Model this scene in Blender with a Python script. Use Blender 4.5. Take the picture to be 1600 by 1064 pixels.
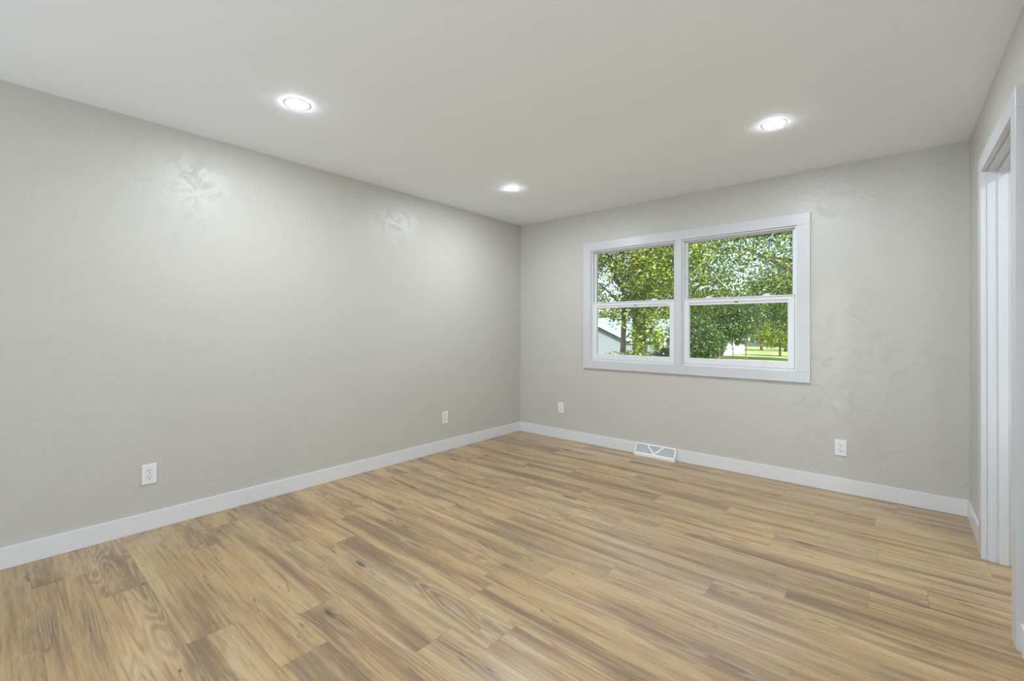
import bpy, bmesh, math, random
import numpy as np
from mathutils import Vector, Matrix, Euler

for o in list(bpy.data.objects): bpy.data.objects.remove(o)
S = bpy.context.scene
COL = S.collection
PI = math.pi

# ------------------------------------------------------------------ camera
F_PX, PP_DY = 699.08, -20.89                 # focal length and principal-point offset in pixels of a 1600 px wide frame
YAW, PITCH, ROLL = 0.7055475, 0.0048332, 0.0032118
CAM = Vector((3.38396, -4.1288, 1.20411))
cd = bpy.data.cameras.new('camera'); cam = bpy.data.objects.new('camera', cd); COL.objects.link(cam)
cd.sensor_width = 36.0; cd.lens = F_PX*36/1600; cd.shift_y = PP_DY/1600; cd.clip_start = .02; cd.clip_end = 500
RM = Matrix.Rotation(YAW, 3, 'Z') @ Matrix.Rotation(PI/2+PITCH, 3, 'X') @ Matrix.Rotation(ROLL, 3, 'Z')
cam.matrix_world = Matrix.Translation(CAM) @ RM.to_4x4()
S.camera = cam

def at(px, py, d):
    """world point seen at pixel (px,py) of the 1600x1064 frame at depth d"""
    return CAM + RM @ Vector(((px-800)/F_PX*d, -(py-532-PP_DY)/F_PX*d, -d))

# ------------------------------------------------------------------ world, sun, fill lamps, exposure
W = bpy.data.worlds.new('world'); S.world = W; W.use_nodes = True
nt = W.node_tree; nt.nodes.clear()
sky = nt.nodes.new('ShaderNodeTexSky'); sky.sky_type = 'NISHITA'; sky.sun_disc = False
sky.sun_elevation = math.radians(48); sky.sun_rotation = math.radians(125); sky.air_density = 1.0; sky.dust_density = 2.5; sky.ozone_density = 1.5
bg = nt.nodes.new('ShaderNodeBackground'); bg.inputs[1].default_value = 0.50
wo = nt.nodes.new('ShaderNodeOutputWorld')
nt.links.new(sky.outputs[0], bg.inputs[0]); nt.links.new(bg.outputs[0], wo.inputs[0])

sd = bpy.data.lights.new('sun', 'SUN'); sd.energy = 12.5; sd.angle = math.radians(.6); sd.color = (1, .95, .84)
sun = bpy.data.objects.new('sun', sd); COL.objects.link(sun)
sun.rotation_euler = Vector((.62, -.42, .72)).to_track_quat('Z', 'Y').to_euler()

# added unseen fill lamp behind the camera, aimed forward and up at the ceiling
fd = bpy.data.lights.new('rear_fill', 'AREA'); fd.shape = 'DISK'; fd.size = .8; fd.energy = 80; fd.color = (.78, .90, 1)
rear_fill = bpy.data.objects.new('rear_fill', fd); COL.objects.link(rear_fill)
rear_fill.location = (2.3, -7.0, .40); rear_fill.rotation_euler = Vector((.0, -.95, -1)).to_track_quat('Z', 'Y').to_euler()
f2 = bpy.data.lights.new('hall_fill', 'AREA'); f2.shape = 'DISK'; f2.size = .8; f2.energy = 48; f2.color = (.88, .95, 1)  # second added fill lamp, unseen in the hall, to brighten the door jamb
hall_fill = bpy.data.objects.new('hall_fill', f2); COL.objects.link(hall_fill)
hall_fill.location = (4.5, -4.2, .35); hall_fill.rotation_euler = Vector((0, -.2, -1)).to_track_quat('Z', 'Y').to_euler()
LAMP = 610.0                                  # radiance of the four downlight diffusers
S.view_settings.view_transform = 'Standard'; S.view_settings.look = 'None'
S.view_settings.gamma = 1; S.view_settings.use_curve_mapping = False
S.view_settings.exposure = 0.06

# ------------------------------------------------------------------ helpers
class NT:
    """small wrapper for building node materials"""
    def __init__(s, name):
        s.m = bpy.data.materials.new(name); s.m.use_nodes = True; s.t = s.m.node_tree; s.t.nodes.clear()
        s.out = s.n('OutputMaterial')
    def n(s, kind, **kw):
        nd = s.t.nodes.new('ShaderNode'+kind)
        for k, v in kw.items(): setattr(nd, k, v)
        return nd
    def set(s, sock, v):
        if isinstance(v, bpy.types.NodeSocket): s.t.links.new(v, sock)
        elif isinstance(v, (tuple, list)) and sock.type == 'RGBA' and len(v) == 3: sock.default_value = (*v, 1)
        else: sock.default_value = v
    def math(s, op, a, b=0.0, c=0.0, clamp=False):
        nd = s.n('Math', operation=op, use_clamp=clamp)
        for i, v in enumerate((a, b, c)): s.set(nd.inputs[i], v)
        return nd.outputs[0]
    def vmath(s, op, a, b=(0, 0, 0)):
        nd = s.n('VectorMath', operation=op); s.set(nd.inputs[0], a); s.set(nd.inputs[1], b); return nd.outputs[0]
    def noise(s, vec, scale, detail=2.0, rough=.5, dist=0.0):
        nd = s.n('TexNoise'); s.set(nd.inputs['Vector'], vec); nd.inputs['Scale'].default_value = scale
        nd.inputs['Detail'].default_value = detail; nd.inputs['Roughness'].default_value = rough; nd.inputs['Distortion'].default_value = dist
        return nd.outputs[0]
    def ramp(s, f, stops, interp='LINEAR'):
        nd = s.n('ValToRGB'); s.set(nd.inputs[0], f); cr = nd.color_ramp; cr.interpolation = interp
        while len(cr.elements) < len(stops): cr.elements.new(.5)
        for e, (p, c) in zip(cr.elements, stops):
            e.position = p; e.color = (*c, 1) if isinstance(c, (tuple, list)) else (c, c, c, 1)
        return nd.outputs[0]
    def mix(s, f, a, b, blend='MIX'):
        nd = s.n('Mix', data_type='RGBA', blend_type=blend); s.set(nd.inputs[0], f); s.set(nd.inputs[6], a); s.set(nd.inputs[7], b); return nd.outputs[2]
    def smooth(s, v, a, b):
        nd = s.n('MapRange', interpolation_type='SMOOTHSTEP'); s.set(nd.inputs[0], v)
        nd.inputs[1].default_value = a; nd.inputs[2].default_value = b; return nd.outputs[0]
    def bump(s, h, strength, dist):
        nd = s.n('Bump'); s.set(nd.inputs['Height'], h); nd.inputs['Strength'].default_value = strength; nd.inputs['Distance'].default_value = dist
        return nd.outputs[0]
    def bsdf(s, color, rough=.5, normal=None, spec=.5, metallic=0.0):
        p = s.n('BsdfPrincipled'); s.set(p.inputs['Base Color'], color); s.set(p.inputs['Roughness'], rough)
        p.inputs['Specular IOR Level'].default_value = spec; p.inputs['Metallic'].default_value = metallic
        if normal is not None: s.set(p.inputs['Normal'], normal)
        s.t.links.new(p.outputs[0], s.out.inputs[0]); return p
    def pos(s): return s.n('NewGeometry').outputs['Position']
    def island(s): return s.n('NewGeometry').outputs['Random Per Island']

def plain(name, color, rough=.5, spec=.5, metallic=0.0, var=.06, scale=8.0):
    n = NT(name); f = n.noise(n.pos(), scale, 3)
    lo = tuple(c*(1-var) for c in color); hi = tuple(min(1, c*(1+var)) for c in color)
    n.bsdf(n.ramp(f, [(.3, lo), (.7, hi)]), rough, None, spec, metallic); return n.m

def link(name, me, mat=None, parent=None):
    o = bpy.data.objects.new(name, me); COL.objects.link(o)
    if mat is not None: me.materials.append(mat)
    if parent is not None: o.parent = parent
    return o
def fin(bm, name, mat, parent=None, smooth=False):
    me = bpy.data.meshes.new(name); bmesh.ops.recalc_face_normals(bm, faces=bm.faces[:]); bm.to_mesh(me); bm.free()
    if smooth:
        me.polygons.foreach_set('use_smooth', [True]*len(me.polygons))
    return link(name, me, mat, parent)
def box(bm, a, b, bevel=0.0, seg=2):
    x0, y0, z0 = [min(p, q) for p, q in zip(a, b)]; x1, y1, z1 = [max(p, q) for p, q in zip(a, b)]
    v = [bm.verts.new(p) for p in ((x0,y0,z0),(x1,y0,z0),(x1,y1,z0),(x0,y1,z0),(x0,y0,z1),(x1,y0,z1),(x1,y1,z1),(x0,y1,z1))]
    fs = [bm.faces.new([v[i] for i in q]) for q in ((0,3,2,1),(4,5,6,7),(0,1,5,4),(1,2,6,5),(2,3,7,6),(3,0,4,7))]
    if bevel:
        es = list({e for f in fs for e in f.edges})
        bmesh.ops.bevel(bm, geom=es, offset=bevel, segments=seg, affect='EDGES', profile=.5)
def boxes(name, lst, mat, parent=None, bevel=0.0):
    bm = bmesh.new()
    for a, b in lst: box(bm, a, b, bevel)
    return fin(bm, name, mat, parent)
def prism(bm, pts, axis, a, b):
    """extrude polygon pts (2-D) along axis 0/1/2 from a to b"""
    def P(p, t):
        q = list(p); q.insert(axis, t); return q
    v0 = [bm.verts.new(P(p, a)) for p in pts]; v1 = [bm.verts.new(P(p, b)) for p in pts]; n = len(pts)
    bm.faces.new(v0); bm.faces.new(v1[::-1])
    for i in range(n): bm.faces.new([v0[i], v0[(i+1) % n], v1[(i+1) % n], v1[i]])
def lathe(bm, prof, n=48, cx=0, cy=0):
    rings = []
    for r, z in prof:
        if r < 1e-6: rings.append([bm.verts.new((cx, cy, z))])
        else: rings.append([bm.verts.new((cx+r*math.cos(2*PI*i/n), cy+r*math.sin(2*PI*i/n), z)) for i in range(n)])
    for A, B in zip(rings, rings[1:]):
        for i in range(n):
            j = (i+1) % n
            if len(A) == 1 and len(B) == 1: continue
            if len(A) == 1: bm.faces.new((A[0], B[j], B[i]))
            elif len(B) == 1: bm.faces.new((A[i], A[j], B[0]))
            else: bm.faces.new((A[i], A[j], B[j], B[i]))
def tube(bm, pts, rads, n=10):
    pts = [Vector(p) for p in pts]; rings = []; up = Vector((0, 0, 1)); prev = None
    for i, p in enumerate(pts):
        t = (pts[min(i+1, len(pts)-1)]-pts[max(i-1, 0)]).normalized()
        if prev is None: a = t.orthogonal().normalized()
        else: a = (prev-t*prev.dot(t)).normalized()
        prev = a; b = t.cross(a)
        rings.append([bm.verts.new(p+(a*math.cos(2*PI*k/n)+b*math.sin(2*PI*k/n))*rads[i]) for k in range(n)])
    for A, B in zip(rings, rings[1:]):
        for k in range(n): bm.faces.new((A[k], A[(k+1) % n], B[(k+1) % n], B[k]))
    bm.faces.new(rings[0][::-1]); bm.faces.new(rings[-1])
def empty(name, loc=(0, 0, 0), rz=0.0):
    o = bpy.data.objects.new(name, None); COL.objects.link(o); o.location = loc; o.rotation_euler = (0, 0, rz); o.empty_display_size = .1; return o
def tag(o, label, cat, group=None, kind=None):
    o['label'] = label; o['category'] = cat
    if group: o['group'] = group
    if kind: o['kind'] = kind
    return o
def struct(o, label=None, cat=None):
    o['kind'] = 'structure'
    if label: o['label'] = label
    if cat: o['category'] = cat
    return o
def copy_tree(o, parent=None):
    c = o.copy(); COL.objects.link(c)
    if parent is not None: c.parent = parent
    for ch in list(o.children): copy_tree(ch, c)
    return c

# ------------------------------------------------------------------ materials
def wall_paint():
    n = NT('greige_wall_paint'); p = n.pos()
    a = n.noise(p, 26, 4, .6, 1.6); b = n.noise(p, 7, 3, .5, 2.5); c = n.noise(p, 140, 2)
    stroke = n.smooth(n.math('ABSOLUTE', n.math('SUBTRACT', a, .5)), .10, .0)
    patch = n.smooth(b, .46, .62)
    h = n.math('ADD', n.math('MULTIPLY', n.math('MULTIPLY', stroke, patch), .6), n.math('ADD', n.math('MULTIPLY', a, .8), n.math('MULTIPLY', c, .12)))
    col = n.ramp(n.noise(p, 1.3, 2), [(.3, (.535, .519, .480)), (.7, (.548, .532, .492))])
    n.bsdf(col, .36, n.bump(h, .42, .004), .42); return n.m
def ceiling_paint():
    n = NT('white_ceiling_paint'); p = n.pos()
    h = n.math('ADD', n.noise(p, 60, 3), n.noise(p, 11, 2))
    n.bsdf(n.ramp(n.noise(p, .9, 2), [(.3, (.91, .93, .975)), (.7, (.915, .935, .98))]), .75, n.bump(h, .12, .002), .25); return n.m
def trim_paint():
    n = NT('white_trim_paint'); p = n.pos()
    n.bsdf(n.ramp(n.noise(p, 3, 2), [(.3, (.575, .58, .60)), (.7, (.59, .595, .615))]), .32, n.bump(n.noise(p, 90, 2), .05, .001), .5); return n.m
def wood_floor():
    n = NT('oak_plank_floor')
    at_ = n.n('Attribute'); at_.attribute_name = 'plank'; v = at_.outputs['Vector']
    at2 = n.n('Attribute'); at2.attribute_name = 'rnd'; sp2 = n.n('SeparateXYZ'); n.set(sp2.inputs[0], at2.outputs['Vector'])
    sp = n.n('SeparateXYZ'); n.set(sp.inputs[0], v)
    u, w, edge = sp.outputs[0], sp.outputs[1], sp.outputs[2]; r1, r2, r3 = sp2.outputs
    def coord(sx, sy, k=0.0):
        c = n.n('CombineXYZ')
        n.set(c.inputs[0], n.math('MULTIPLY', n.math('ADD', u, n.math('MULTIPLY', r1, 31.0)), sx))
        n.set(c.inputs[1], n.math('MULTIPLY', n.math('ADD', w, n.math('MULTIPLY', r2, 7.0)), sy))
        n.set(c.inputs[2], n.math('ADD', n.math('MULTIPLY', r3, 40.0), k)); return c.outputs[0]
    # knots: sparse stretched cells
    vo = n.n('TexVoronoi'); n.set(vo.inputs['Vector'], coord(1.7, 6.5)); vo.inputs['Scale'].default_value = 1.0; vo.inputs['Randomness'].default_value = 1.0
    kd = vo.outputs['Distance']; cs = n.n('SeparateColor'); n.set(cs.inputs[0], vo.outputs['Color'])
    has = n.math('GREATER_THAN', cs.outputs[0], .32)
    swell = n.math('MULTIPLY', n.smooth(kd, .50, .0), has)
    core = n.math('MULTIPLY', n.smooth(n.math('ADD', kd, n.math('MULTIPLY', n.noise(coord(16, 60), 1, 2), .09)), .165, .07), has)
    # broad tonal bands that run along the plank, pushed aside by the knots
    band = n.noise(coord(.75, 9.0), 1.0, 5.0, .60, .12)
    band2 = n.noise(coord(1.3, 26.0, 5.0), 1.0, 5.0, .66, .12)
    strk = n.noise(coord(2.0, 80.0, 6.0), 1.0, 5.0, .72, .1)
    fld = n.math('ADD', n.noise(coord(.75, 9.5, 9.0), 1.0, 1.2, .4, .25), n.math('MULTIPLY', swell, .17))
    ring = n.math('SINE', n.math('MULTIPLY', fld, 90.0))
    ringz = n.smooth(n.noise(coord(1.3, 6.5, 21.0), 1, 2), .53, .62)
    ringm = n.math('MULTIPLY', n.smooth(ring, .2, 1.0), n.math('ADD', n.math('MULTIPLY', ringz, .85), n.math('MULTIPLY', swell, .45)), clamp=True)
    ringd = n.math('MULTIPLY', n.smooth(ring, -.2, -1.0), n.math('ADD', n.math('MULTIPLY', ringz, .85), n.math('MULTIPLY', swell, .45)), clamp=True)
    fib = n.noise(coord(7.0, 170.0, 2.0), 1.0, 4.0, .7)
    fib2 = n.noise(coord(30.0, 420.0, 3.0), 1.0, 2.0, .6)
    base = n.ramp(band, [(.31, (.200, .125, .072)), (.40, (.310, .202, .112)), (.49, (.455, .316, .172)), (.60, (.535, .388, .222)), (.73, (.61, .468, .30))])
    tint = n.ramp(r2, [(0, (.92, .92, .89)), (.3, (1.0, .985, .93)), (.55, (.95, .96, .965)), (.8, (1.04, 1.0, .90)), (1, (.98, .94, .88))])
    c = n.mix(1.0, n.mix(1.0, base, tint, 'MULTIPLY'), (.945, .91, .84), 'MULTIPLY')
    dark = n.smooth(n.math('ADD', band2, n.math('MULTIPLY', band, -.40)), .32, .46)
    c = n.mix(n.math('MULTIPLY', dark, .58), c, (.20, .130, .083))
    c = n.mix(n.math('MULTIPLY', n.smooth(band2, .42, .25), .40), c, (.62, .50, .35))
    c = n.mix(n.math('MULTIPLY', n.smooth(strk, .49, .68), .55), c, (.19, .118, .068))
    c = n.mix(n.math('MULTIPLY', n.smooth(strk, .48, .28), .30), c, (.66, .54, .38))
    halo = n.math('MULTIPLY', n.smooth(n.math('ADD', kd, n.math('MULTIPLY', band2, .30)), .50, .20), has)
    c = n.mix(n.math('MULTIPLY', halo, .42), c, (.22, .135, .075))
    c = n.mix(n.math('MULTIPLY', ringd, .30), c, (.19, .12, .075))
    c = n.mix(n.math('MULTIPLY', ringm, .30), c, (.64, .53, .39))
    c = n.mix(n.math('MULTIPLY', core, .88), c, (.060, .038, .027))
    # thin dark checks
    chk = n.noise(coord(.9, 11.0, 33.0), 1.0, 2.5, .55, .9)
    chl = n.math('MULTIPLY', n.smooth(n.math('ABSOLUTE', n.math('SUBTRACT', chk, .5)), .009, .0), n.smooth(n.noise(coord(1.8, 6.0, 44.0), 1, 2), .53, .60))
    c = n.mix(n.math('MULTIPLY', chl, .85), c, (.075, .046, .032))
    c = n.mix(n.math('MULTIPLY', n.smooth(fib, .48, .68), .38), c, (.20, .13, .08))
    c = n.mix(n.math('MULTIPLY', n.smooth(fib, .44, .28), .22), c, (.68, .56, .40))
    c = n.mix(n.math('MULTIPLY', n.smooth(fib2, .45, .28), .15), c, (.70, .58, .42))
    groove = n.smooth(edge, .0016, .0004)
    c = n.mix(n.math('MULTIPLY', groove, .5), c, (.12, .075, .045))
    h = n.math('SUBTRACT', n.math('ADD', n.math('MULTIPLY', fib, .35), n.math('MULTIPLY', fib2, .2)), n.math('MULTIPLY', groove, 1.2))
    rg = n.math('ADD', .24, n.math('MULTIPLY', fib, .12))
    n.bsdf(c, rg, n.bump(h, .22, .0012), .8); return n.m
def emission(name, col, st):
    n = NT(name); e = n.n('Emission'); e.inputs[0].default_value = (*col, 1); e.inputs[1].default_value = st
    n.t.links.new(e.outputs[0], n.out.inputs[0]); return n.m
def glass():
    n = NT('window_glass'); t = n.n('BsdfTransparent'); t.inputs[0].default_value = (.96, .975, .97, 1)
    g = n.n('BsdfGlossy'); g.inputs['Roughness'].default_value = .01
    fr = n.n('Fresnel'); fr.inputs[0].default_value = 1.45; m = n.n('MixShader')
    n.set(m.inputs[0], fr.outputs[0]); n.t.links.new(t.outputs[0], m.inputs[1]); n.t.links.new(g.outputs[0], m.inputs[2])
    n.t.links.new(m.outputs[0], n.out.inputs[0]); return n.m
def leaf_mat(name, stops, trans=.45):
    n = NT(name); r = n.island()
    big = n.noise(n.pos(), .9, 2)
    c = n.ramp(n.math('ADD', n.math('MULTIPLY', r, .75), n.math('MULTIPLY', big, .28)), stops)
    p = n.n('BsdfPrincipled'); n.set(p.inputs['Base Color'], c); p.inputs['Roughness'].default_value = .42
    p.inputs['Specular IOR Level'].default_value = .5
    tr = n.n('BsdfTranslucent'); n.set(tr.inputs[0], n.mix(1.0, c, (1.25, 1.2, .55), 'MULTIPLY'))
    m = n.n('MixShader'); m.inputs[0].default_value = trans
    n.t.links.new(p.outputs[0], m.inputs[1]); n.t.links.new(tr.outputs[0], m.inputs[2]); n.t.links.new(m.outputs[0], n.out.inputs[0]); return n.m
def bark():
    n = NT('bark'); tc = n.n('TexCoord').outputs['Object']
    v = n.vmath('MULTIPLY', tc, (9, 9, 1.6)); a = n.noise(v, 1, 4, .65, .6)
    n.bsdf(n.ramp(a, [(.3, (.055, .04, .032)), (.5, (.15, .115, .09)), (.7, (.30, .24, .19))]), .9, n.bump(a, .8, .03), .2); return n.m
def grass_mat():
    n = NT('lawn_grass'); p = n.pos()
    a = n.noise(p, .35, 4, .6); b = n.noise(n.vmath('MULTIPLY', p, (3, 3, 1)), 3, 3, .7)
    f = n.math('ADD', n.math('MULTIPLY', a, .55), n.math('MULTIPLY', b, .45))
    n.bsdf(n.ramp(f, [(.35, (.10, .14, .035)), (.5, (.20, .26, .08)), (.65, (.34, .38, .16))]), .85, n.bump(b, .6, .05), .15); return n.m
def roof_mat():
    n = NT('grey_green_shingles'); tc = n.n('TexCoord').outputs['Object']
    b = n.n('TexBrick'); n.set(b.inputs['Vector'], tc); b.inputs['Scale'].default_value = 3.0
    b.inputs['Color1'].default_value = (.15, .21, .20, 1); b.inputs['Color2'].default_value = (.19, .25, .235, 1); b.inputs['Mortar'].default_value = (.11, .15, .15, 1)
    n.bsdf(b.outputs[0], .85, None, .2); return n.m
def siding_mat(name, c):
    n = NT(name); tc = n.n('TexCoord').outputs['Object']
    w = n.n('TexWave', wave_type='BANDS', bands_direction='Z', wave_profile='SAW'); n.set(w.inputs['Vector'], tc); w.inputs['Scale'].default_value = 1.6
    lo = tuple(x*.93 for x in c)
    n.bsdf(n.ramp(w.outputs[1], [(0, lo), (.15, c), (1, c)]), .6, n.bump(w.outputs[1], .5, .02), .3); return n.m

M_WALL, M_CEIL, M_TRIM, M_FLOOR = wall_paint(), ceiling_paint(), trim_paint(), wood_floor()
M_BASE = plain('white_trim_paint_lightened', (.72, .72, .735), .28, .5, 0, .01)  # same trim paint, made lighter to offset the weaker light on the baseboards
M_VINYL = plain('white_window_vinyl', (.72, .73, .75), .3, .5, 0, .01)
M_GASKET = plain('grey_glazing_bead', (.22, .23, .24), .5, .3, 0, .05)
M_PLATE = plain('white_outlet_plastic', (.80, .80, .80), .28, .5, 0, .01)
M_SLOT = plain('dark_outlet_slot', (.025, .024, .023), .6, .3, 0, .05)
M_SCREW = plain('painted_screw', (.62, .62, .61), .35, .5, .3, .02)
M_VENT = plain('white_register_enamel', (.80, .80, .81), .3, .5, 0, .01)
M_DUCT = plain('dark_duct', (.10, .10, .105), .7, .3, 0, .05)
M_GLASS = glass()
M_LED = emission('led_diffuser', (.885, .965, 1.02), LAMP)
M_SIDE = plain('house_siding', (.55, .55, .52), .8, .3)
M_BARK, M_GRASS, M_ROOF = bark(), grass_mat(), roof_mat()
M_WHITE_SIDING = siding_mat('white_siding', (.34, .34, .34)); M_BLUE_SIDING = siding_mat('blue_grey_siding', (.13, .155, .175))
M_FASCIA = plain('white_fascia', (.62, .62, .61), .5, .4, 0, .02)
M_BROWN = plain('brown_stain', (.16, .11, .07), .8)
M_DARKGLASS = plain('dark_window', (.04, .05, .06), .1, .6)
M_MULCH = plain('mulch', (.22, .13, .08), .95, .1, 0, .3)
M_NAVY = plain('dark_patio_plastic', (.03, .045, .06), .5)
M_LEAF_A = leaf_mat('locust_leaves', [(.05, (.018, .042, .006)), (.38, (.060, .115, .012)), (.62, (.185, .25, .028)), (.95, (.50, .55, .12))], .45)
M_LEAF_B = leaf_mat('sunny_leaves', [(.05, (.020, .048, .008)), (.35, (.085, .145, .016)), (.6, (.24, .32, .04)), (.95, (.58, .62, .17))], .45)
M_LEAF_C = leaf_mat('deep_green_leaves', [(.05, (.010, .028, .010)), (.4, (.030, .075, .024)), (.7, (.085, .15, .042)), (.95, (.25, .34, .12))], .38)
M_LEAF_D = leaf_mat('far_leaves', [(.05, (.02, .05, .014)), (.4, (.06, .12, .035)), (.7, (.14, .22, .06)), (.95, (.34, .41, .15))], .38)

# ------------------------------------------------------------------ room shell
H = 2.44; WX = 3.7607; YR = -7.6; TH = .14; WT = .115      # ceiling height, right wall x, rear wall y
HX = 5.2                                                   # far side of the hallway beyond the doorway
# window geometry
OX0, OX1, OZ0, OZ1 = .966, 2.808, .879, 2.028              # opening inside the casing
MX0, MX1 = 1.857, 1.914                                    # centre mullion
CX0, CX1, CZ0, CZ1 = .874, 2.898, .797, 2.117              # outer edge of the casing
# doorway geometry
DY0, DY1, DZ = -.722, -1.508, 2.043                        # jamb faces and head

# floor: planks laid along x, one mesh
def build_floor():
    rng = random.Random(4)
    w = .1795; y_ref = -2.9105; L = 1.218
    known = {-6: .365, -5: .707, -4: 1.335, -3: .508, -2: .26, -1: .812, 0: .999, 1: .72, 2: .645, 3: .865, 4: 1.092, 5: .293, 6: .575, 7: .863, 8: 1.067, 9: .42,
             10: .885, 11: .10, 12: .555, 13: .86, 14: .33, 15: .97}
    vs, fs, pl, rn = [], [], [], []
    xa, xb = -.02, HX+.02
    n0 = math.floor((YR-.1-y_ref)/w); n1 = math.ceil((.02-y_ref)/w)
    for n in range(n0, n1):
        y0 = y_ref+n*w; y1 = y0+w
        off = known.get(n, rng.uniform(0, L)) % L
        k = -1
        while off+k*L < xb:
            a = off+k*L; b = a+L; k += 1
            if b <= xa: continue
            r = (rng.random(), rng.random(), rng.random())
            e = .003
            # inner field plus a narrow rim so that the seam distance can be interpolated exactly
            X = [a, a+e, b-e, b]; Y = [y0, y0+e, y1-e, y1]
            i0 = len(vs)
            for j in range(4):
                for i in range(4): vs.append((min(max(X[i], xa), xb), min(max(Y[j], YR-.02), .02), 0.0))
            for j in range(3):
                for i in range(3):
                    q = (i0+j*4+i, i0+j*4+i+1, i0+j*4+i+5, i0+j*4+i+4); fs.append(q)
                    for vi in q:
                        ii, jj = (vi-i0) % 4, (vi-i0)//4
                        ed = 0.0 if (ii in (0, 3) or jj in (0, 3)) else e
                        pl.append((X[ii]-a, Y[jj]-y0, ed)); rn.append(r)
    me = bpy.data.meshes.new('floor'); me.from_pydata(vs, [], fs); me.update()
    A = me.attributes.new('plank', 'FLOAT_VECTOR', 'CORNER'); A.data.foreach_set('vector', np.array(pl, dtype=np.float32).ravel())
    B = me.attributes.new('rnd', 'FLOAT_VECTOR', 'CORNER'); B.data.foreach_set('vector', np.array(rn, dtype=np.float32).ravel())
    return link('floor', me, M_FLOOR)
struct(build_floor(), 'light oak plank floor running toward the window wall corner', 'floor')
struct(boxes('ceiling', [((-TH, YR-TH, H), (HX+TH, TH, H+.2))], M_CEIL), 'flat white ceiling with recessed lights', 'ceiling')
struct(boxes('wall_left', [((-TH, YR, 0), (0, 0, H))], M_WALL), 'long greige wall on the left with two outlets', 'wall')
struct(boxes('wall_rear', [((-TH, YR-TH, 0), (HX+TH, YR, H))], M_WALL), 'greige wall behind the camera', 'wall')
bm = bmesh.new()   # window wall with its opening
for a, b in (((-TH, 0, -.45), (OX0, TH, H)), ((OX1, 0, -.45), (HX+TH, TH, H)), ((OX0, 0, -.45), (OX1, TH, OZ0)), ((OX0, 0, OZ1), (OX1, TH, H))): box(bm, a, b)
struct(fin(bm, 'wall_back', M_WALL), 'greige wall with the double window', 'wall')
bm = bmesh.new()   # right wall with doorway
J = .019
for a, b in (((WX, 0, 0), (WX+WT, DY0+J, H)), ((WX, DY1-J, 0), (WX+WT, YR, H)), ((WX, DY0+J, DZ+J), (WX+WT, DY1-J, H))): box(bm, a, b)
struct(fin(bm, 'wall_right', M_WALL), 'greige wall on the right with the white cased doorway', 'wall')
struct(boxes('wall_hall', [((HX, YR, 0), (HX+TH, 0, H))], M_WALL), 'hallway wall beyond the doorway', 'wall')

# baseboards
BH, BT = .107, .014
RX0, RX1 = 1.478, 1.872                                    # floor register
def base(name, a, b, label):
    o = boxes(name, [(a, b)], M_BASE, bevel=.0022); struct(o, label, 'baseboard'); return o
base('baseboard_left', (0, YR, 0), (BT, 0, BH), 'flat white baseboard along the left wall')
base('baseboard_back', (BT, -BT, 0), (RX0, 0, BH), 'flat white baseboard left of the floor register')
base('baseboard_back', (RX1, -BT, 0), (WX, 0, BH), 'flat white baseboard right of the floor register')
base('baseboard_right', (WX-BT, DY0+.093, 0), (WX, -BT, BH), 'short white baseboard between corner and door casing')
base('baseboard_right', (WX-BT, YR, 0), (WX, DY1-.0955, BH), 'white baseboard at the right edge past the doorway')

# ------------------------------------------------------------------ window casing (flat boards) and two double-hung units
tr = struct(empty('trim_1', (CX0, 0, CZ0)), 'flat white board casing around the double window', 'trim')
CT = .018
def tboard(a, b, name='casing_board'):
    bm = bmesh.new(); box(bm, tuple(p-q for p, q in zip(a, (CX0, 0, CZ0))), tuple(p-q for p, q in zip(b, (CX0, 0, CZ0))), .0015); return fin(bm, name, M_TRIM, tr)
tboard((CX0, -CT, OZ1), (CX1, 0, CZ1))
tboard((CX0, -CT, CZ0), (CX1, 0, OZ0))
tboard((CX0, -CT, OZ0), (OX0, 0, OZ1))
tboard((OX1, -CT, OZ0), (CX1, 0, OZ1))
tboard((MX0, -CT, OZ0), (MX1, .05, OZ1), 'mullion_board')

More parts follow.
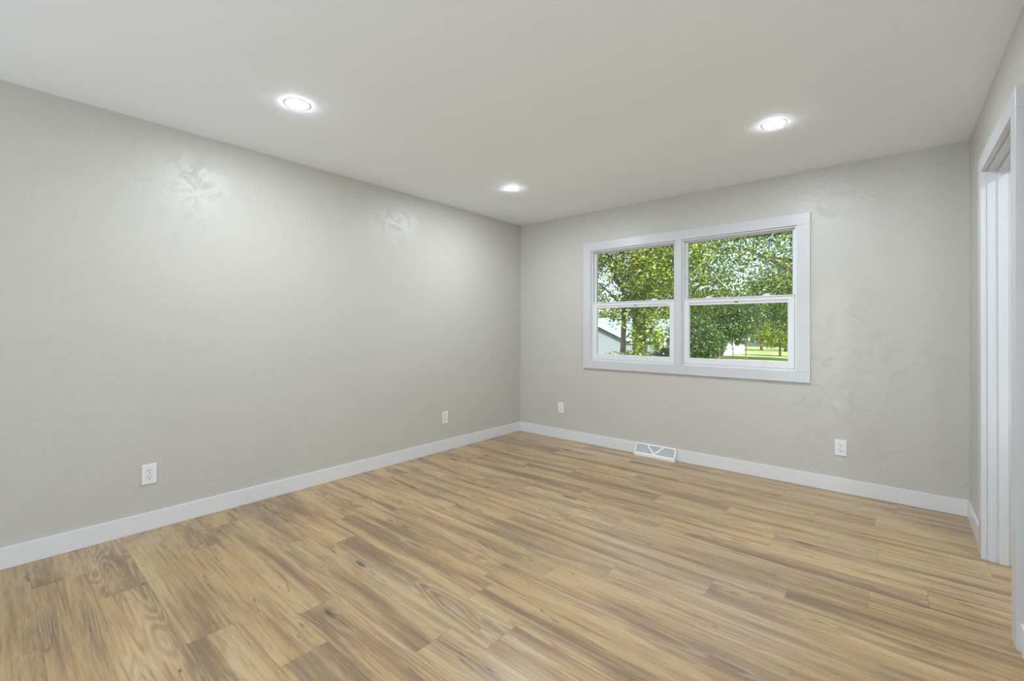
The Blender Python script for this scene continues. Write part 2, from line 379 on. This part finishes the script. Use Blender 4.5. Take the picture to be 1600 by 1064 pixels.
def rect_frame(bm, x0, x1, z0, z1, l, r, b, t, y0, y1, bev=.0015):
    box(bm, (x0, y0, z0), (x0+l, y1, z1), bev); box(bm, (x1-r, y0, z0), (x1, y1, z1), bev)
    box(bm, (x0+l, y0, z0), (x1-r, y1, z0+b), bev); box(bm, (x0+l, y0, z1-t), (x1-r, y1, z1), bev)
def make_window(name, x0, x1, locks, tagx, label):
    w = struct(empty(name, (x0, 0, OZ0)), label, 'window'); ox, oz = x0, OZ0
    x1 -= ox; x0 = 0; zt = OZ1-OZ0
    Z = lambda z: z-oz
    bm = bmesh.new()                                        # frame with jamb liners
    rect_frame(bm, 0, x1, 0, zt, .014, .014, .016, .012, -.002, .10)
    for s, xx in ((1, .014), (-1, x1-.014)):                # vertical tracks
        for y0 in (.030, .062): box(bm, (xx, y0, .016), (xx+s*.009, y0+.005, zt-.012), .0008)
    box(bm, (.014, .030, zt-.021), (x1-.014, .036, zt-.012), .001)
    box(bm, (.014, .062, .016), (x1-.014, .10, .030), .001)
    fin(bm, 'frame', M_VINYL, w)
    # upper sash (outer track)
    bm = bmesh.new(); rect_frame(bm, .016, x1-.016, Z(1.438), zt-.013, .025, .018, .036, .014, .038, .061); us = fin(bm, 'upper_sash', M_VINYL, w)
    bm = bmesh.new(); rect_frame(bm, .041, x1-.034, Z(1.474), zt-.027, .003, .003, .003, .003, .043, .055, 0); fin(bm, 'glazing_bead', M_GASKET, us)
    boxes('glass_pane', [((.044, .047, Z(1.477)), (x1-.037, .050, zt-.030))], M_GLASS, us)
    # lower sash (inner track)
    bm = bmesh.new(); rect_frame(bm, .016, x1-.016, .018, Z(1.487), .044, .044, .050, .039, .001, .029); 
    box(bm, (.016, -.006, Z(1.478)), (x1-.016, .004, Z(1.487)), .002)
    ls = fin(bm, 'lower_sash', M_VINYL, w)
    bm = bmesh.new(); rect_frame(bm, .060, x1-.060, .068, Z(1.448), .003, .003, .004, .022, .008, .024, 0.0); fin(bm, 'glazing_bead', M_VINYL, ls)
    boxes('glass_pane', [((.063, .014, .072), (x1-.063, .017, Z(1.426)))], M_GLASS, ls)
    boxes('gasket', [((.060, .011, Z(1.4235)), (x1-.060, .014, Z(1.4262)))], M_GASKET, ls)
    for lx in locks:                                        # cam locks on the meeting rail
        bm = bmesh.new()
        pts = [(-.030, 0)]+[(-.022+.044*k/10, .010+.009*math.sin(PI*k/10)) for k in range(11)]+[(.030, 0)]
        prism(bm, [(lx-ox+a, Z(1.487)+b) for a, b in pts], 1, .006, .026)
        fin(bm, 'sash_lock', M_VINYL, ls)
    boxes('latch_tab', [((tagx-ox-.016, .006, Z(1.4400)), (tagx-ox+.016, .0085, Z(1.4475)))], M_SLOT, ls)
    return w
def px_x(px, z, Y=.0):
    d = (at(px, 470, 1)-CAM); t = (Y-CAM.y)/d.y; return (CAM+d*t).x
make_window('window_1', OX0, MX0, [px_x(1022, 0)], px_x(992, 0), 'left white double-hung window beside the mullion')
make_window('window_2', MX1, OX1, [px_x(1107, 0), px_x(1197, 0)], px_x(1150, 0), 'right white double-hung window beside the mullion')

# ------------------------------------------------------------------ doorway in the right wall
dr = struct(empty('door_1', (WX, DY0, 0)), 'white cased doorway opening in the right wall', 'doorway')
KT = .0236; CW = .092; RV = .006
def dpart(name, lst, bev=.0015):
    bm = bmesh.new()
    for a, b in lst: box(bm, (a[0]-WX, a[1]-DY0, a[2]), (b[0]-WX, b[1]-DY0, b[2]), bev)
    return fin(bm, name, M_TRIM, dr)
yo, yi = DY0+RV+CW, DY0+RV
yo2, yi2 = DY1-RV-CW, DY1-RV
dpart('casing_board', [((WX-KT, yo-0, 0), (WX, yi, DZ+RV))])
dpart('casing_board', [((WX-KT, yi2, 0), (WX, yo2, DZ+RV))])
dpart('casing_board', [((WX-KT, yo, DZ+RV), (WX, yo2, DZ+RV+CW-.01))])
dpart('jamb', [((WX, DY0, 0), (WX+WT, DY0+J-.0002, DZ)), ((WX, DY1-J+.0002, 0), (WX+WT, DY1, DZ)), ((WX, DY0+J-.0002, DZ), (WX+WT, DY1-J+.0002, DZ+J-.0002))], .001)
dpart('door_stop', [((WX+.038, DY0-.011, 0), (WX+.075, DY0, DZ)), ((WX+.038, DY1, 0), (WX+.075, DY1+.011, DZ)), ((WX+.038, DY0-.011, DZ-.011), (WX+.075, DY1+.011, DZ))], .0015)
# hallway lamp: a flush disc like those in the room
# ------------------------------------------------------------------ recessed downlights
def make_downlight(name):
    r = empty(name)
    bm = bmesh.new(); lathe(bm, [(.0525, -.0002), (.0535, -.0008), (.060, -.0010), (.066, -.0007), (.068, -.0002), (.068, 0)], 56); fin(bm, 'trim_ring', M_PLATE, r, True)
    bm = bmesh.new(); lathe(bm, [(.0525, -.0005), (.0520, -.0018), (.047, -.0034), (.034, -.0046), (.018, -.0052), (0, -.0054)], 56); fin(bm, 'diffuser', M_LED, r, True)
    return r
GL = 'recessed ceiling downlights'
L1 = make_downlight('recessed_downlight')
spots = [((.885, -3.026), 'round glowing downlight nearest the left edge of the photo, largest of the three'),
         ((.842, -1.150), 'smallest round glowing downlight, near the far corner of the room'),
         ((2.840, -1.075), 'round glowing downlight in front of the window, rightmost of the three'),
         ((2.85, -3.03), 'round glowing downlight overhead, just outside the top of the photo')]
for i, ((x, y), lab) in enumerate(spots):
    o = L1 if i == 0 else copy_tree(L1)
    o.location = (x, y, H); tag(o, lab, 'ceiling light', GL)
o = copy_tree(L1); o.location = (4.5, -1.6, H); tag(o, 'round glowing downlight in the hallway beyond the white doorway', 'ceiling light', GL)

# ------------------------------------------------------------------ duplex outlets (built facing -y, centre at origin)
def make_outlet():
    r = empty('electrical_outlet')
    bm = bmesh.new(); box(bm, (-.0355, -.0062, -.0590), (.0355, 0, .0590), .0030, 3); fin(bm, 'cover_plate', M_PLATE, r)
    for s in (1, -1):
        zc = .0195*s
        bm = bmesh.new(); R = .0172
        pts = []
        for k in range(40):
            a = 2*PI*k/40; x, z = R*math.cos(a), R*math.sin(a); pts.append((x, zc+max(-.0142, min(.0142, z))))
        prism(bm, pts, 1, -.0080, -.005); f = fin(bm, 'receptacle', M_PLATE, r)
        bm = bmesh.new()
        box(bm, (-.0078, -.0084, zc-.0005), (-.0052, -.0078, zc+.0085)); box(bm, (.0052, -.0084, zc+.0005), (.0078, -.0078, zc+.0080))
        prism(bm, [(.0030*math.cos(2*PI*k/16), zc-.0070+.0030*math.sin(2*PI*k/16)) for k in range(16)], 1, -.0084, -.0078)
        fin(bm, 'slot', M_SLOT, f)
        bm = bmesh.new()                                      # shadow gap round the receptacle
        n = len(pts); g = 1.035
        va = [bm.verts.new((p[0]*g, -.00635, zc+(p[1]-zc)*g)) for p in pts]; vb = [bm.verts.new((p[0], -.00635, p[1])) for p in pts]
        for k in range(n): bm.faces.new((va[k], va[(k+1) % n], vb[(k+1) % n], vb[k]))
        fin(bm, 'receptacle_gap', M_SLOT, f)
    bm = bmesh.new(); prism(bm, [(.0030*math.cos(2*PI*k/16), .0030*math.sin(2*PI*k/16)) for k in range(16)], 1, -.0070, -.005); fin(bm, 'screw', M_SCREW, r)
    return r
GO = 'duplex wall outlets'
o0 = make_outlet()
for i, (loc, rz, lab) in enumerate((
        ((0, -3.494, .333), PI/2, 'white duplex outlet on the left wall, nearest and largest in view'),
        ((0, -1.176, .328), PI/2, 'white duplex outlet on the left wall close to the far corner'),
        ((.584, 0, .338), 0, 'white duplex outlet on the window wall, left of the floor register'),
        ((3.087, 0, .330), 0, 'white duplex outlet on the window wall, right of and below the window'))):
    o = o0 if i == 0 else copy_tree(o0)
    o.location = loc; o.rotation_euler = (0, 0, rz); tag(o, lab, 'outlet', GO)

# ------------------------------------------------------------------ baseboard floor register
rg = tag(empty('floor_register', (RX0, 0, 0)), 'white metal baseboard heat register with triangular bars under the window', 'vent')
RW = RX1-RX0; RH = .108; D0, D1 = .072, .016                # depth at the foot and at the top
bm = bmesh.new()
side = [(0, 0), (-D0, 0), (-D0, .016), (-D1, RH), (0, RH)]
prism(bm, side, 0, 0, .004); fin(bm, 'side_panel', M_VENT, rg)
bm = bmesh.new(); prism(bm, side, 0, RW-.004, RW); fin(bm, 'side_panel', M_VENT, rg)
def slope(z): return -D0+(D0-D1)*max(0, z-.016)/(RH-.016)
bm = bmesh.new()                                            # face frame on the sloping front
def face_bar(bm, x0, z0, x1, z1, w, t=.004):
    """bar lying on the sloping face from (x0,z0) to (x1,z1)"""
    sl = Vector((0, D0-D1, RH-.016)).normalized(); nrm = Vector((0, -(RH-.016), D0-D1)).normalized()
    P = lambda x, z: Vector((x, slope(z), z))
    a, b = P(x0, z0), P(x1, z1); d = (b-a).normalized(); s = nrm.cross(d).normalized()*w/2
    vs = []
    for off in (Vector((0, 0, 0)), nrm*t):
        vs.append([bm.verts.new(q+off) for q in (a-s, a+s, b+s, b-s)])
    bm.faces.new(vs[0][::-1]); bm.faces.new(vs[1])
    for k in range(4): bm.faces.new((vs[0][k], vs[0][(k+1) % 4], vs[1][(k+1) % 4], vs[1][k]))
face_bar(bm, 0, .024, RW, .024, .016); face_bar(bm, 0, RH-.004, RW, RH-.004, .010)
face_bar(bm, .006, .020, .006, RH, .012); face_bar(bm, RW-.006, .020, RW-.006, RH, .012)
box(bm, (0, -D0-.002, 0), (RW, -D0+.002, .017), .001)
box(bm, (0, -D1-.003, RH-.003), (RW, 0, RH), .001)
fin(bm, 'face_frame', M_VENT, rg)
for a, b in (((.5*RW, .030), (.30*RW, RH-.007)), ((.5*RW, .030), (.70*RW, RH-.007))):
    bm = bmesh.new(); face_bar(bm, a[0], a[1], b[0], b[1], .0125, .0055); fin(bm, 'divider_bar', M_VENT, rg)
bm = bmesh.new()                                            # perforated grille: fine slats across the sloping opening
k = 0; x = .014
while x < RW-.012:
    P = lambda z, dn: Vector((x, slope(z)+dn, z))
    vs = [bm.verts.new(q) for q in (P(.028, .0015), P(RH-.008, .0015), P(RH-.008, .0045), P(.028, .0045))]
    ws = [bm.verts.new(v.co+Vector((.0021, 0, 0))) for v in vs]
    bm.faces.new(vs); bm.faces.new(ws[::-1])
    for q in range(4): bm.faces.new((vs[q], vs[(q+1) % 4], ws[(q+1) % 4], ws[q]))
    x += .0056
for j in range(9):
    z = .034+j*.008
    box(bm, (.012, slope(z)+.002, z-.0010), (RW-.012, slope(z)+.004, z+.0010))
fin(bm, 'grille', M_VENT, rg)
bm = bmesh.new(); vs = [bm.verts.new(p) for p in ((.006, -D0+.022, .004), (RW-.006, -D0+.022, .004), (RW-.006, -.004, RH-.006), (.006, -.004, RH-.006))]; bm.faces.new(vs)
fin(bm, 'damper', M_DUCT, rg)

# ================================================================== outdoors
def gz(x, y): return -.45-.022*max(0, y)
def ground():
    vs, fs = [], []; n = 60
    for j in range(n+1):
        for i in range(n+1):
            x = -110+190*i/n; y = .14+130*j/n
            vs.append((x, y, gz(x, y)+.08*math.sin(x*.11)*math.cos(y*.07)*min(1, y/20)))
    for j in range(n):
        for i in range(n): a = j*(n+1)+i; fs.append((a, a+1, a+n+2, a+n+1))
    me = bpy.data.meshes.new('ground'); me.from_pydata(vs, [], fs); me.update(); return link('ground', me, M_GRASS)
struct(ground(), 'mown green lawn outside the window', 'lawn')
def gp(px, d, sink=.0):
    p = at(px, 511, d); return Vector((p.x, p.y, gz(p.x, p.y)-sink))

def leaf_mesh(name, centres, per, spread, size, seed, mat, parent, droop=.0, aspect=.42):
    """thousands of small folded leaves scattered round the given twig centres, one mesh"""
    rng = np.random.default_rng(seed); C = np.repeat(np.array(centres, dtype=np.float64), per, axis=0); n = len(C)
    C = C+rng.normal(0, 1, (n, 3))*np.array(spread)
    d = rng.normal(0, 1, (n, 3)); d[:, 2] = d[:, 2]*.6-droop; d /= np.linalg.norm(d, axis=1)[:, None]
    u = rng.normal(0, 1, (n, 3)); u[:, 2] += .9; s = np.cross(d, u); s /= np.linalg.norm(s, axis=1)[:, None]
    nn = np.cross(s, d); L = size*rng.uniform(.6, 1.3, n)[:, None]
    v = np.empty((n, 4, 3)); v[:, 0] = C; v[:, 1] = C+d*L*.5+s*L*aspect*.5+nn*L*.08; v[:, 2] = C+d*L; v[:, 3] = C+d*L*.5-s*L*aspect*.5+nn*L*.08
    me = bpy.data.meshes.new(name); me.vertices.add(n*4); me.vertices.foreach_set('co', v.ravel().astype(np.float32))
    me.loops.add(n*4); me.loops.foreach_set('vertex_index', np.arange(n*4, dtype=np.int32))
    me.polygons.add(n); me.polygons.foreach_set('loop_start', np.arange(0, n*4, 4, dtype=np.int32)); me.polygons.foreach_set('loop_total', np.full(n, 4, dtype=np.int32))
    me.update(calc_edges=True); return link(name, me, mat, parent)

def tree(name, base_, label, cat, group, mat, seed, h, trunk_r, crown_r, crown_z, nclump, per, leaf, lean=(0, 0), stems=1, fork=.35, spread=.28, droop=.35, low=None, holes=None, nlimb=9):
    """trunk, limbs and a leafy crown; crown_r=(rx,ry,rz), crown_z = centre height above the base"""
    rng = random.Random(seed); r = tag(empty(name, base_), label, cat, group)
    if holes is None: holes = SKY
    for sidx in range(stems):
        a0 = 2*PI*sidx/max(1, stems)+.6; sp = 0 if stems == 1 else .10*h
        pts, rad = [], []
        for k in range(9):
            t = k/8; wob = .03*h*math.sin(2.3*t+seed+sidx)*t
            pts.append(Vector((lean[0]*t*h+sp*math.cos(a0)*t+wob+(0 if stems == 1 else .18*math.cos(a0)), lean[1]*t*h+sp*math.sin(a0)*t+(0 if stems == 1 else .18*math.sin(a0)), t*h*.92-.15)))
            rad.append(trunk_r*((1.25 if k == 0 else 1)-.8*t))
        bm = bmesh.new(); tube(bm, pts, rad, 14); fin(bm, 'trunk', M_BARK, r, True)
    tips = []
    for k in range(nlimb):
        t = fork+(1-fork)*.85*k/nlimb; i = min(7, int(t*8)); p0 = pts[i].lerp(pts[i+1], t*8-i)
        a = k*2.4+seed; e = rng.uniform(.1, .7)
        tip = Vector((crown_r[0]*.8*math.cos(a), crown_r[1]*.8*math.sin(a), 0))+Vector((lean[0]*h, lean[1]*h, 0))*.6
        tip.z = crown_z+crown_r[2]*rng.uniform(-.5, .6)
        mid = p0.lerp(tip, .5)+Vector((rng.uniform(-.3, .3), rng.uniform(-.3, .3), .10*h*e))
        q = []; rr = []
        for m in range(8):
            s = m/7; q.append(p0*(1-s)**2+mid*2*s*(1-s)+tip*s*s); rr.append(trunk_r*(.36*(1-s)+.05))
        bm = bmesh.new(); tube(bm, q, rr, 8); fin(bm, 'limb', M_BARK, r, True); tips += q[3:]
    C = []; cen = Vector((lean[0]*h*.6, lean[1]*h*.6, crown_z))
    while len(C) < nclump:
        v = Vector((rng.uniform(-1, 1), rng.uniform(-1, 1), rng.uniform(-1, 1)))
        l = v.length
        if l > 1 or rng.random() > .25+.75*l: continue
        p = Vector((v.x*crown_r[0], v.y*crown_r[1], v.z*crown_r[2]))+cen
        if low is not None and p.z < low: continue
        wp = p+Vector(base_)
        if gap(wp, holes, rng): continue
        C.append(tuple(p))
    C += [tuple(t+Vector((rng.uniform(-.2, .2), rng.uniform(-.2, .2), rng.uniform(-.2, .2)))) for t in tips]
    leaf_mesh('foliage', C, per, (spread, spread, spread*.55), leaf, seed, mat, r, droop)
    return r

GT = 'trees in the garden outside the window'
# big locust with the thick trunk seen in the left window
def pix(p):
    q = RM.transposed() @ (Vector(p)-CAM); return 800+F_PX*q.x/-q.z, 532+PP_DY-F_PX*q.y/-q.z
def gap(wp, hs, rng):
    """thin places in the crowns where the sky shows"""
    x, y = pix(wp)
    return any(((x-hx)/hr)**2+((y-hy)/(hr*ya))**2 < 1 and rng.random() < pr for hx, hy, hr, ya, pr in hs)
SKY = [(950, 442, 28, .85, .84), (960, 398, 15, .8, .75), (1048, 432, 12, 1.3, .75), (1172, 392, 19, .55, .7), (1128, 411, 10, .8, .8), (1204, 430, 8, .9, .8), (1090, 385, 10, .6, .5), (1030, 395, 9, 1.3, .7), (1238, 420, 8, 2, .6)]
LOWGAP = [(955, 518, 30, .55, .95), (1035, 535, 18, 1.2, .9), (1040, 505, 14, .8, .6), (1140, 538, 10, 1.0, .8), (1215, 540, 16, .5, .8)]
b = gp(1000, 15.5)
tree('locust_tree', b, 'thick trunked tree seen through the left window, yellow green leaves over its bark', 'tree', GT, M_LEAF_A, 3, 7.5, .30, (2.3, 2.3, 2.6), 4.7, 520, 34, .13,
     lean=(.004, 0), spread=.26, low=2.1, holes=SKY+LOWGAP)
b = gp(971, 16.3)
T_SLIM = tree('slim_tree', b, 'slim dark trunked tree just left of the thick trunk', 'tree', GT, M_LEAF_A, 8, 6.5, .125, (2.0, 1.8, 1.9), 4.3, 170, 26, .12,
     lean=(.02, 0), spread=.25, low=2.6, nlimb=5, holes=SKY+LOWGAP)
# ivy climbing the thick trunk
b = gp(1000, 15.0); rng = random.Random(5)
C = [(rng.gauss(0, .17)+.10, rng.gauss(-.05, .10), rng.uniform(1.35, 4.4)) for _ in range(85)]+[(rng.uniform(.25, .75), rng.uniform(-.3, .1), rng.uniform(1.35, 2.2)) for _ in range(22)]+[(rng.uniform(-.3, .1), -.2, rng.uniform(.7, 1.3)) for _ in range(7)]
o = empty('climbing_vine', b); tag(o, 'bright green vine climbing over the thick tree trunk', 'vine', None)
bm = bmesh.new(); tube(bm, [(-.1+.06*math.sin(k*.9), .17, k*.45) for k in range(10)], [.03-.002*k for k in range(10)], 8); fin(bm, 'stem', M_BARK, o, True)
leaf_mesh('foliage', C, 22, (.10, .10, .10), .13, 12, M_LEAF_B, o, .5)
# sunny tree filling the right window
b = gp(1330, 13.5)
tree('sunny_tree', b, 'sunlit broad tree whose leaves fill the top of the right window', 'tree', GT, M_LEAF_B, 14, 8.0, .28, (3.9, 2.3, 3.0), 5.4, 950, 38, .12,
     lean=(-.13, .04), spread=.27, low=2.15, holes=SKY+LOWGAP)
b = gp(1062, 19)
T_LEAFY = tree('leafy_tree', b, 'bright leafy tree between the two trunks and the lawn, behind the mullion', 'tree', GT, M_LEAF_B, 21, 7.5, .16, (2.6, 2.2, 2.7), 5.0, 420, 30, .14, spread=.3, low=2.1)
# multi stemmed dark tree
b = gp(1120, 29)
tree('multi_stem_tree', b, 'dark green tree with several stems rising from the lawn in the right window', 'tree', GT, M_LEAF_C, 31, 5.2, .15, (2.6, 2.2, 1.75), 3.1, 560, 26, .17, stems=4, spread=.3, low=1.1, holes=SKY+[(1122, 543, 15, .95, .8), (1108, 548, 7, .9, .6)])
b = gp(1085, 27)
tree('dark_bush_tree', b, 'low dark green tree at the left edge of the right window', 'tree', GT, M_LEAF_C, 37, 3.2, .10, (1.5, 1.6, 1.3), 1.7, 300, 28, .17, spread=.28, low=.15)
b = gp(1262, 33)
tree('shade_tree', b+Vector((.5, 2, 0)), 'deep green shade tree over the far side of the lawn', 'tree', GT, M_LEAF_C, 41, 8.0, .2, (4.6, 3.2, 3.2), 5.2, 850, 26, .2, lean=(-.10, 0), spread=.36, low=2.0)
b = gp(1166, 36)
tree('lawn_sapling', b, 'thin sapling standing alone on the sunny lawn', 'tree', GT, M_LEAF_D, 43, 3.4, .05, (1.1, 1.1, .9), 2.7, 90, 20, .16, spread=.25, nlimb=5)
b = gp(1219, 46)
tree('pale_trunk_tree', b, 'yellow green tree with a pale trunk at the far right of the lawn', 'tree', GT, M_LEAF_B, 47, 4.6, .12, (2.2, 2.0, 1.5), 2.3, 260, 20, .2, spread=.3, low=1.1)
# far row
fr = random.Random(77)
for i, (px, d, hh, wd) in enumerate([(890, 60, 4.5, 3.0), (948, 74, 6.0, 3.2), (1008, 80, 6.5, 3.2), (1062, 74, 8, 3.2), (1112, 84, 9, 3.6), (1150, 74, 8, 2.6), (1190, 82, 10, 3.2), (1228, 72, 8, 2.6), (1272, 80, 10, 3.4)]):
    b = gp(px, d)
    lab = ['rounded tree far off at the left end of the distant row', 'distant tree rising above the grey roofed house', 'distant tree behind the thick trunk', 'distant tree behind the window mullion',
           'distant tree above the multi stemmed tree', 'distant tree above the lone sapling', 'distant tree behind the shade tree, left of the pale trunk', 'distant tree at the right edge of the right window', 'distant tree hidden mostly past the right casing'][i]
    tree('distant_tree', b, lab, 'tree', 'distant row of trees across the lawn', M_LEAF_D, 100+i, hh, .22, (wd, wd*.8, hh*.46), hh*.56, 330, 22, .34, spread=.6, low=.4, nlimb=5)
# named boughs that can be picked out through the panes; each grows from its tree's trunk
def bough(root, p0, p1, sag, r0, seed, ncl, mat, per=14, leaf=.11, spread=.16):
    p0 = Vector(p0)-root.location; v = Vector(p1)-root.location-p0; q = []; rr = []
    for m in range(11):
        s = m/10; q.append(p0+v*s+Vector((0, 0, -sag*4*s*(1-s)))); rr.append(r0*(1-.7*s))
    bm = bmesh.new(); tube(bm, q, rr, 8); fin(bm, 'limb', M_BARK, root, True)
    rng = random.Random(seed); C = []
    for _ in range(ncl):
        t = rng.uniform(.15, 1); p = p0+v*t+Vector((0, 0, -sag*4*t*(1-t))); C.append((p.x+rng.gauss(0, .25), p.y+rng.gauss(0, .2), p.z+rng.gauss(-.05, .2)))
    leaf_mesh('foliage', C, per, (spread,)*3, leaf, seed, mat, root, .4)
bough(T_SLIM, at(974, 418, 16.3), at(926, 470, 14.8), .0, .045, 71, 16, M_LEAF_C)
bough(T_SLIM, at(974, 372, 16.3), at(928, 430, 14.8), .0, .045, 74, 22, M_LEAF_C)
bough(T_LEAFY, at(1062, 500, 19), at(1122, 488, 17.0), .42, .05, 72, 6, M_LEAF_A)
bough(T_LEAFY, at(1066, 478, 19), at(1120, 402, 17.5), .12, .05, 73, 10, M_LEAF_A)
# shrubs
def shrub(px, d, r, hgt, mat, label, seed, n=90, name='garden_shrub', leaf=.11):
    b = gp(px, d); o = tag(empty(name, b), label, 'shrub', 'shrubs in the garden')
    bm = bmesh.new()
    for k in range(5): a = k*1.26; tube(bm, [(0.02*k, 0, -.05), (.3*r*math.cos(a), .3*r*math.sin(a), hgt*.4), (.6*r*math.cos(a), .6*r*math.sin(a), hgt*.8)], [.02, .014, .006], 6)
    fin(bm, 'stem', M_BARK, o, True)
    rng = random.Random(seed); C = []
    while len(C) < n:
        v = Vector((rng.uniform(-1, 1), rng.uniform(-1, 1), rng.uniform(0, 1)))
        if v.length > 1: continue
        C.append((v.x*r, v.y*r, v.z*hgt+.05))
    leaf_mesh('foliage', C, 20, (.12, .12, .1), leaf, seed, mat, o, .1)
shrub(957, 15.2, .55, .95, M_LEAF_B, 'low bright shrub at the foot of the slim trunk', 61)
shrub(981, 15.6, .24, 1.15, M_LEAF_B, 'narrow bright shrub between the slim and the thick trunk', 62, 70)
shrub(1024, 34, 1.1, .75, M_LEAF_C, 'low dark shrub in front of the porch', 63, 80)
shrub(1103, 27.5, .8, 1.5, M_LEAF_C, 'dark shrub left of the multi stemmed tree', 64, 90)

# houses
def house(name, origin, rz, w, dpt, eave, ridge, walls, label, over=.4, porch=False):
    """gable roof with the ridge along local x; front faces local -y"""
    r = tag(empty(name, origin, rz), label, 'house')
    bm = bmesh.new(); prism(bm, [(-dpt/2, -.3), (dpt/2, -.3), (dpt/2, eave), (0, ridge-.12), (-dpt/2, eave)], 0, -w/2, w/2); fin(bm, 'wall', walls, r)
    sl = (ridge-eave)/(dpt/2); e2 = eave-sl*over; D = dpt/2+over; t = .12
    bm = bmesh.new()
    for s in (1, -1): prism(bm, [(0, ridge), (s*D, e2), (s*D, e2+t), (0, ridge+t)], 0, -w/2-over, w/2+over)
    fin(bm, 'roof', M_ROOF, r)
    for s in (1, -1):
        bm = bmesh.new(); x = s*(w/2+over+.03)
        for q in (1, -1): prism(bm, [(0, ridge-.14), (q*(D+.02), e2-.14), (q*(D+.02), e2+t), (0, ridge+t)], 0, x-.03, x+.03)
        fin(bm, 'fascia', M_FASCIA, r)
    bm = bmesh.new(); box(bm, (-w/2-over, -D-.04, e2-.1), (w/2+over, -D, e2+t)); fin(bm, 'gutter', M_FASCIA, r)
    for k in range(max(2, int(w/3))):
        x = -w/2+1.4+k*(w-2.4)/max(1, int(w/3)-1)
        wn = boxes('window', [((x-.55, -dpt/2-.06, .9), (x+.55, -dpt/2-.01, 1.95))], M_FASCIA, r)
        boxes('pane', [((x-.48, -dpt/2-.075, .97), (x+.48, -dpt/2-.062, 1.88))], M_DARKGLASS, wn)
    if porch:
        for x in (-w/2+.3, -w/6, w/6, w/2-.3): boxes('porch_post', [((x-.09, -D-1.2, -.2), (x+.09, -D-1.02, e2))], M_FASCIA, r)
        bm = bmesh.new(); prism(bm, [(-D+.3, e2+.1), (-D-1.4, e2-.12), (-D-1.4, e2), (-D+.3, e2+.24)], 0, -w/2, w/2); fin(bm, 'porch_roof', M_ROOF, r)
        boxes('porch_floor', [((-w/2, -D-1.4, -.35), (w/2, -dpt/2, .02))], M_FASCIA, r)
    return r
hb = gp(950, 46)
rh = house('ranch_house', hb, YAW, 7.6, 6, 1.75, 3.55, M_BLUE_SIDING, 'blue grey house with a pale green shingle roof, left of the trunks')
bm = bmesh.new(); prism(bm, [(-4.6, -.3), (-.2, -.3), (-.2, 1.7), (-2.4, 2.75), (-4.6, 1.7)], 1, -6.2, -2.95); fin(bm, 'wing_wall', M_BLUE_SIDING, rh)
bm = bmesh.new()
for s_ in (1, -1): prism(bm, [(-2.4, 2.90), (-2.4+s_*2.6, 1.62), (-2.4+s_*2.6, 1.74), (-2.4, 3.02)], 1, -6.5, -1.6)
fin(bm, 'wing_roof', M_ROOF, rh)
bm = bmesh.new()
for s_ in (1, -1): prism(bm, [(-2.4, 2.80), (-2.4+s_*2.65, 1.50), (-2.4+s_*2.65, 1.74), (-2.4, 3.04)], 1, -6.58, -6.5)
fin(bm, 'wing_fascia', M_FASCIA, rh)
hb = gp(1052, 46)
house('porch_house', hb+Vector((.6, 2.5, 0)), math.radians(34), 7, 5, 2.3, 3.6, M_WHITE_SIDING, 'pale house with white porch posts, right of the thick trunk', porch=True)
hb = gp(1118, 52)
house('white_cottage', hb+Vector((0, 2.0, 0)), math.radians(24), 4.4, 4, 1.9, 2.9, M_WHITE_SIDING, 'small white cottage behind the multi stemmed tree')

def chair(px, d, rz, label):
    r = tag(empty('garden_chair', gp(px, d), rz), label, 'chair', 'dark garden chairs by the porch')
    bm = bmesh.new(); prism(bm, [(-.3, .30), (.28, .36), (.28, .40), (-.3, .34)], 0, -.27, .27); fin(bm, 'seat', M_NAVY, r)
    bm = bmesh.new(); prism(bm, [(-.22, .30), (-.50, .98), (-.54, .96), (-.26, .28)], 0, -.28, .28); fin(bm, 'backrest', M_NAVY, r)
    for s in (-1, 1):
        for y in (.24, -.30): boxes('leg', [((s*.27-.03, y-.04, 0), (s*.27+.03, y+.04, .56 if y > 0 else .5))], M_NAVY, r)
        boxes('armrest', [((s*.30-.06, -.36, .56), (s*.30+.06, .34, .59))], M_NAVY, r)
chair(1033, 30, .4, 'dark garden chair nearest the thick trunk, in front of the porch')
chair(1047, 32.5, -.3, 'dark garden chair closer to the mullion, in front of the porch')
pl = tag(empty('garden_pole', gp(1030, 24)), 'thin dark pole standing on the grass in front of the porch', 'pole')
bm = bmesh.new(); tube(bm, [(0, 0, -.1), (0, 0, 1.55)], [.018, .018], 8); fin(bm, 'shaft', M_NAVY, pl, True)
bm = bmesh.new(); tube(bm, [(0, 0, 1.55), (.12, 0, 1.68), (.22, 0, 1.55)], [.012, .012, .012], 8); fin(bm, 'hook', M_NAVY, pl, True)
bd = tag(empty('mulch_bed', gp(1142, 33)), 'round brown mulch bed beside the multi stemmed tree', 'flower bed')
bm = bmesh.new(); lathe(bm, [(1.0, -.1), (.95, .08), (.6, .17), (0, .22)], 28); fin(bm, 'mulch', M_MULCH, bd, True)
rs = random.Random(9); bm = bmesh.new()
for k in range(16):
    a = 2*PI*k/16; r_ = 1.02; s = rs.uniform(.10, .15); m = Matrix.Translation((r_*math.cos(a), r_*math.sin(a), .03)) @ Matrix.Diagonal((s*1.2, s, s*.8, 1))
    bmesh.ops.create_icosphere(bm, subdivisions=2, radius=1, matrix=m)
fin(bm, 'edging_stones', M_SIDE, bd, True)
